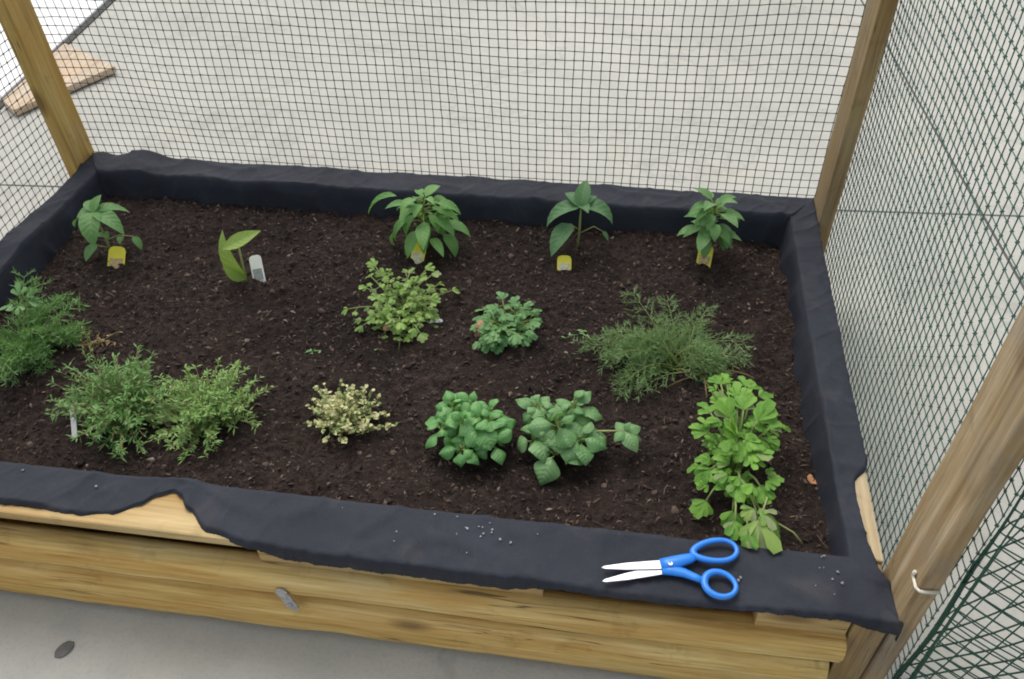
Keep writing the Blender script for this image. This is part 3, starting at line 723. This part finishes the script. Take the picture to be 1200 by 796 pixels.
stake(.588, .672, .028, .060, .7, .2, M['whitep'], M['greyprint'], 'white tag with grey print beside the tiny three leaved seedling', -.18)
stake(.408, .203, .013, .064, .95, .1, M['whitep'], None, 'plain white stake leaning at the left edge of dark needle herb', -.40)
stake(1.006, .588, .030, .022, 1.0, .4, M['whitep'], None, 'small white plastic scrap lying right of the light parsley', .2)
def litter(name, x, y, m, label, cat, L=.03, w=.02, d=(1, .2, .25), dz=.004, dr=.8):
    e = empty(name, (x, y, soil_z(x, y)+dz), label, cat); b = MB(); b.leaf((-L/2, 0, 0), d, UP, L, w, dr, .4, 'ovate', 6, .8)
    o = b.build('leaf_blade', m, e); md = o.modifiers.new('t', 'SOLIDIFY'); md.thickness = .0008
    return e
litter('dry_leaf', .912, .562, M['dry'], 'pale tan dry leaf under the front of light parsley', 'dry leaf', .03, .028)
litter('dry_leaf', 1.738, .272, M['orange'], 'orange brown dry leaf alone on soil at right rim', 'dry leaf', .024, .022, (.5, .8, .3))
b = MB(); R = random.Random(8)
e = empty('concrete_stain', (.482, -.099, GZ+.0015), 'dark grey oval stain on the concrete before the logs', 'dry leaf')  # thin leaf shape added to stand for a dark oval stain
b.leaf((-.010, -.016, 0), (.5, .85, .06), UP, .036, .024, .10, .06, 'round', 8); o = b.build('leaf_blade', M['stain'], e); o.modifiers.new('t', 'SOLIDIFY').thickness = .0008
e = empty('dry_clump', (.566, .262, soil_z(.566, .262)), 'pinkish dry leaf clump between two needle leaved herbs', 'dry leaf'); b = MB()
for i in range(16): b.leaf((R.uniform(-.018, .018), R.uniform(-.008, .01), R.uniform(.004, .02)), rdir(R, -.2, .8), UP, .014, .009, .9, .3, 'ovate', 4)
b.build('dry_leaves', M['pinkish'], e)
def wisps(x, y, n, L, label, m, seed, name='wilted_stems', cat='dry stems', sp=.03, leafy=True):
    R = random.Random(seed); e = empty(name, (x, y, soil_z(x, y)), label, cat); s = MB(); f = MB()
    for i in range(n):
        pts, _ = arc((R.uniform(-sp, sp), R.uniform(-sp, sp)*.6, .002), rdir(R, .05, .6), L*R.uniform(.6, 1.1), .7, 6); s.tube(pts, .001, 4)
        if leafy:
            for q in pts[2:]: f.leaf(q, rdir(R, -.2, .6), UP, .012, .004, .5, .2, 'lance', 3)
    s.build('stalks', m, e)
    if leafy: f.build('leaflets', m, e)
wisps(.315, .440, 22, .06, 'thin wilted olive stems beside the feathery herb at left', M['straw'], 71)
wisps(.415, .275, 9, .06, 'few yellowing stems left of the dark needle herb', M['straw'], 72, sp=.02)
wisps(1.305, .590, 6, .03, 'tiny weed sprout alone left of the dill', M['feather'], 73, 'weed_sprout', 'sprout', .012)
wisps(.770, .487, 5, .02, 'tiny green sprout alone left below the light parsley', M['feather'], 74, 'weed_sprout', 'sprout', .008)

# scrap board on the slab behind
b = MB(); b.prism([(-.835, 2.185), (-.800, 1.72), (-.715, 1.655), (-.530, 2.010)], GZ+.006, GZ+.030)
tag(bevel(b.build('scrap_board', M['scrap'], smooth=False), .003), 'pale pinkish sawn board lying on concrete behind the golden post', 'board')

# ---------------------------------------------------------------- light, camera
if WALL:
    b = MB(); b.box((-6, -1.55, GZ), (7, -1.40, 2.6)); tag(b.build('house_wall', M['wall'], smooth=False), 'rendered house wall behind the photographer', 'wall')
w = bpy.data.worlds.new('World'); sc.world = w; w.use_nodes = True
nt = w.node_tree; bg = nt.nodes['Background']; sky = nt.nodes.new('ShaderNodeTexSky'); sky.sky_type = 'NISHITA'; sky.sun_disc = False
SUN_EL, SUN_AZ = math.radians(58), math.radians(-25)     # azimuth from +y towards +x
sky.sun_elevation = SUN_EL; sky.sun_rotation = SUN_AZ; sky.dust_density = 4; sky.air_density = 1.2; sky.ozone_density = .6
hs = nt.nodes.new('ShaderNodeHueSaturation'); hs.inputs['Saturation'].default_value = .38       # thin even overcast
nt.links.new(sky.outputs[0], hs.inputs['Color']); nt.links.new(hs.outputs[0], bg.inputs[0]); bg.inputs[1].default_value = .14
sd = bpy.data.lights.new('sun', 'SUN'); sd.energy = .75; sd.angle = math.radians(35); sd.color = (1, .96, .90)
so = bpy.data.objects.new('sun', sd); col.objects.link(so)
to = V((math.sin(SUN_AZ)*math.cos(SUN_EL), math.cos(SUN_AZ)*math.cos(SUN_EL), math.sin(SUN_EL)))
so.rotation_euler = (-to).to_track_quat('-Z', 'Y').to_euler(); so.location = (0, 0, 6)
cd = bpy.data.cameras.new('camera'); co = bpy.data.objects.new('camera', cd); col.objects.link(co); sc.camera = co
cd.sensor_width = 36; cd.lens = 969.11/1200*36; cd.clip_start = .02; cd.clip_end = 300
co.location = (1.37658, -.64487, 1.09575); co.rotation_euler = (.814888, .0240909, .1480308)
vs = sc.view_settings; vs.view_transform = 'Standard'; vs.look = 'None'; vs.exposure = 0.47; vs.gamma = 1; vs.use_curve_mapping = False
sc.cycles.filter_width = 1.9      # slightly soft phone lens
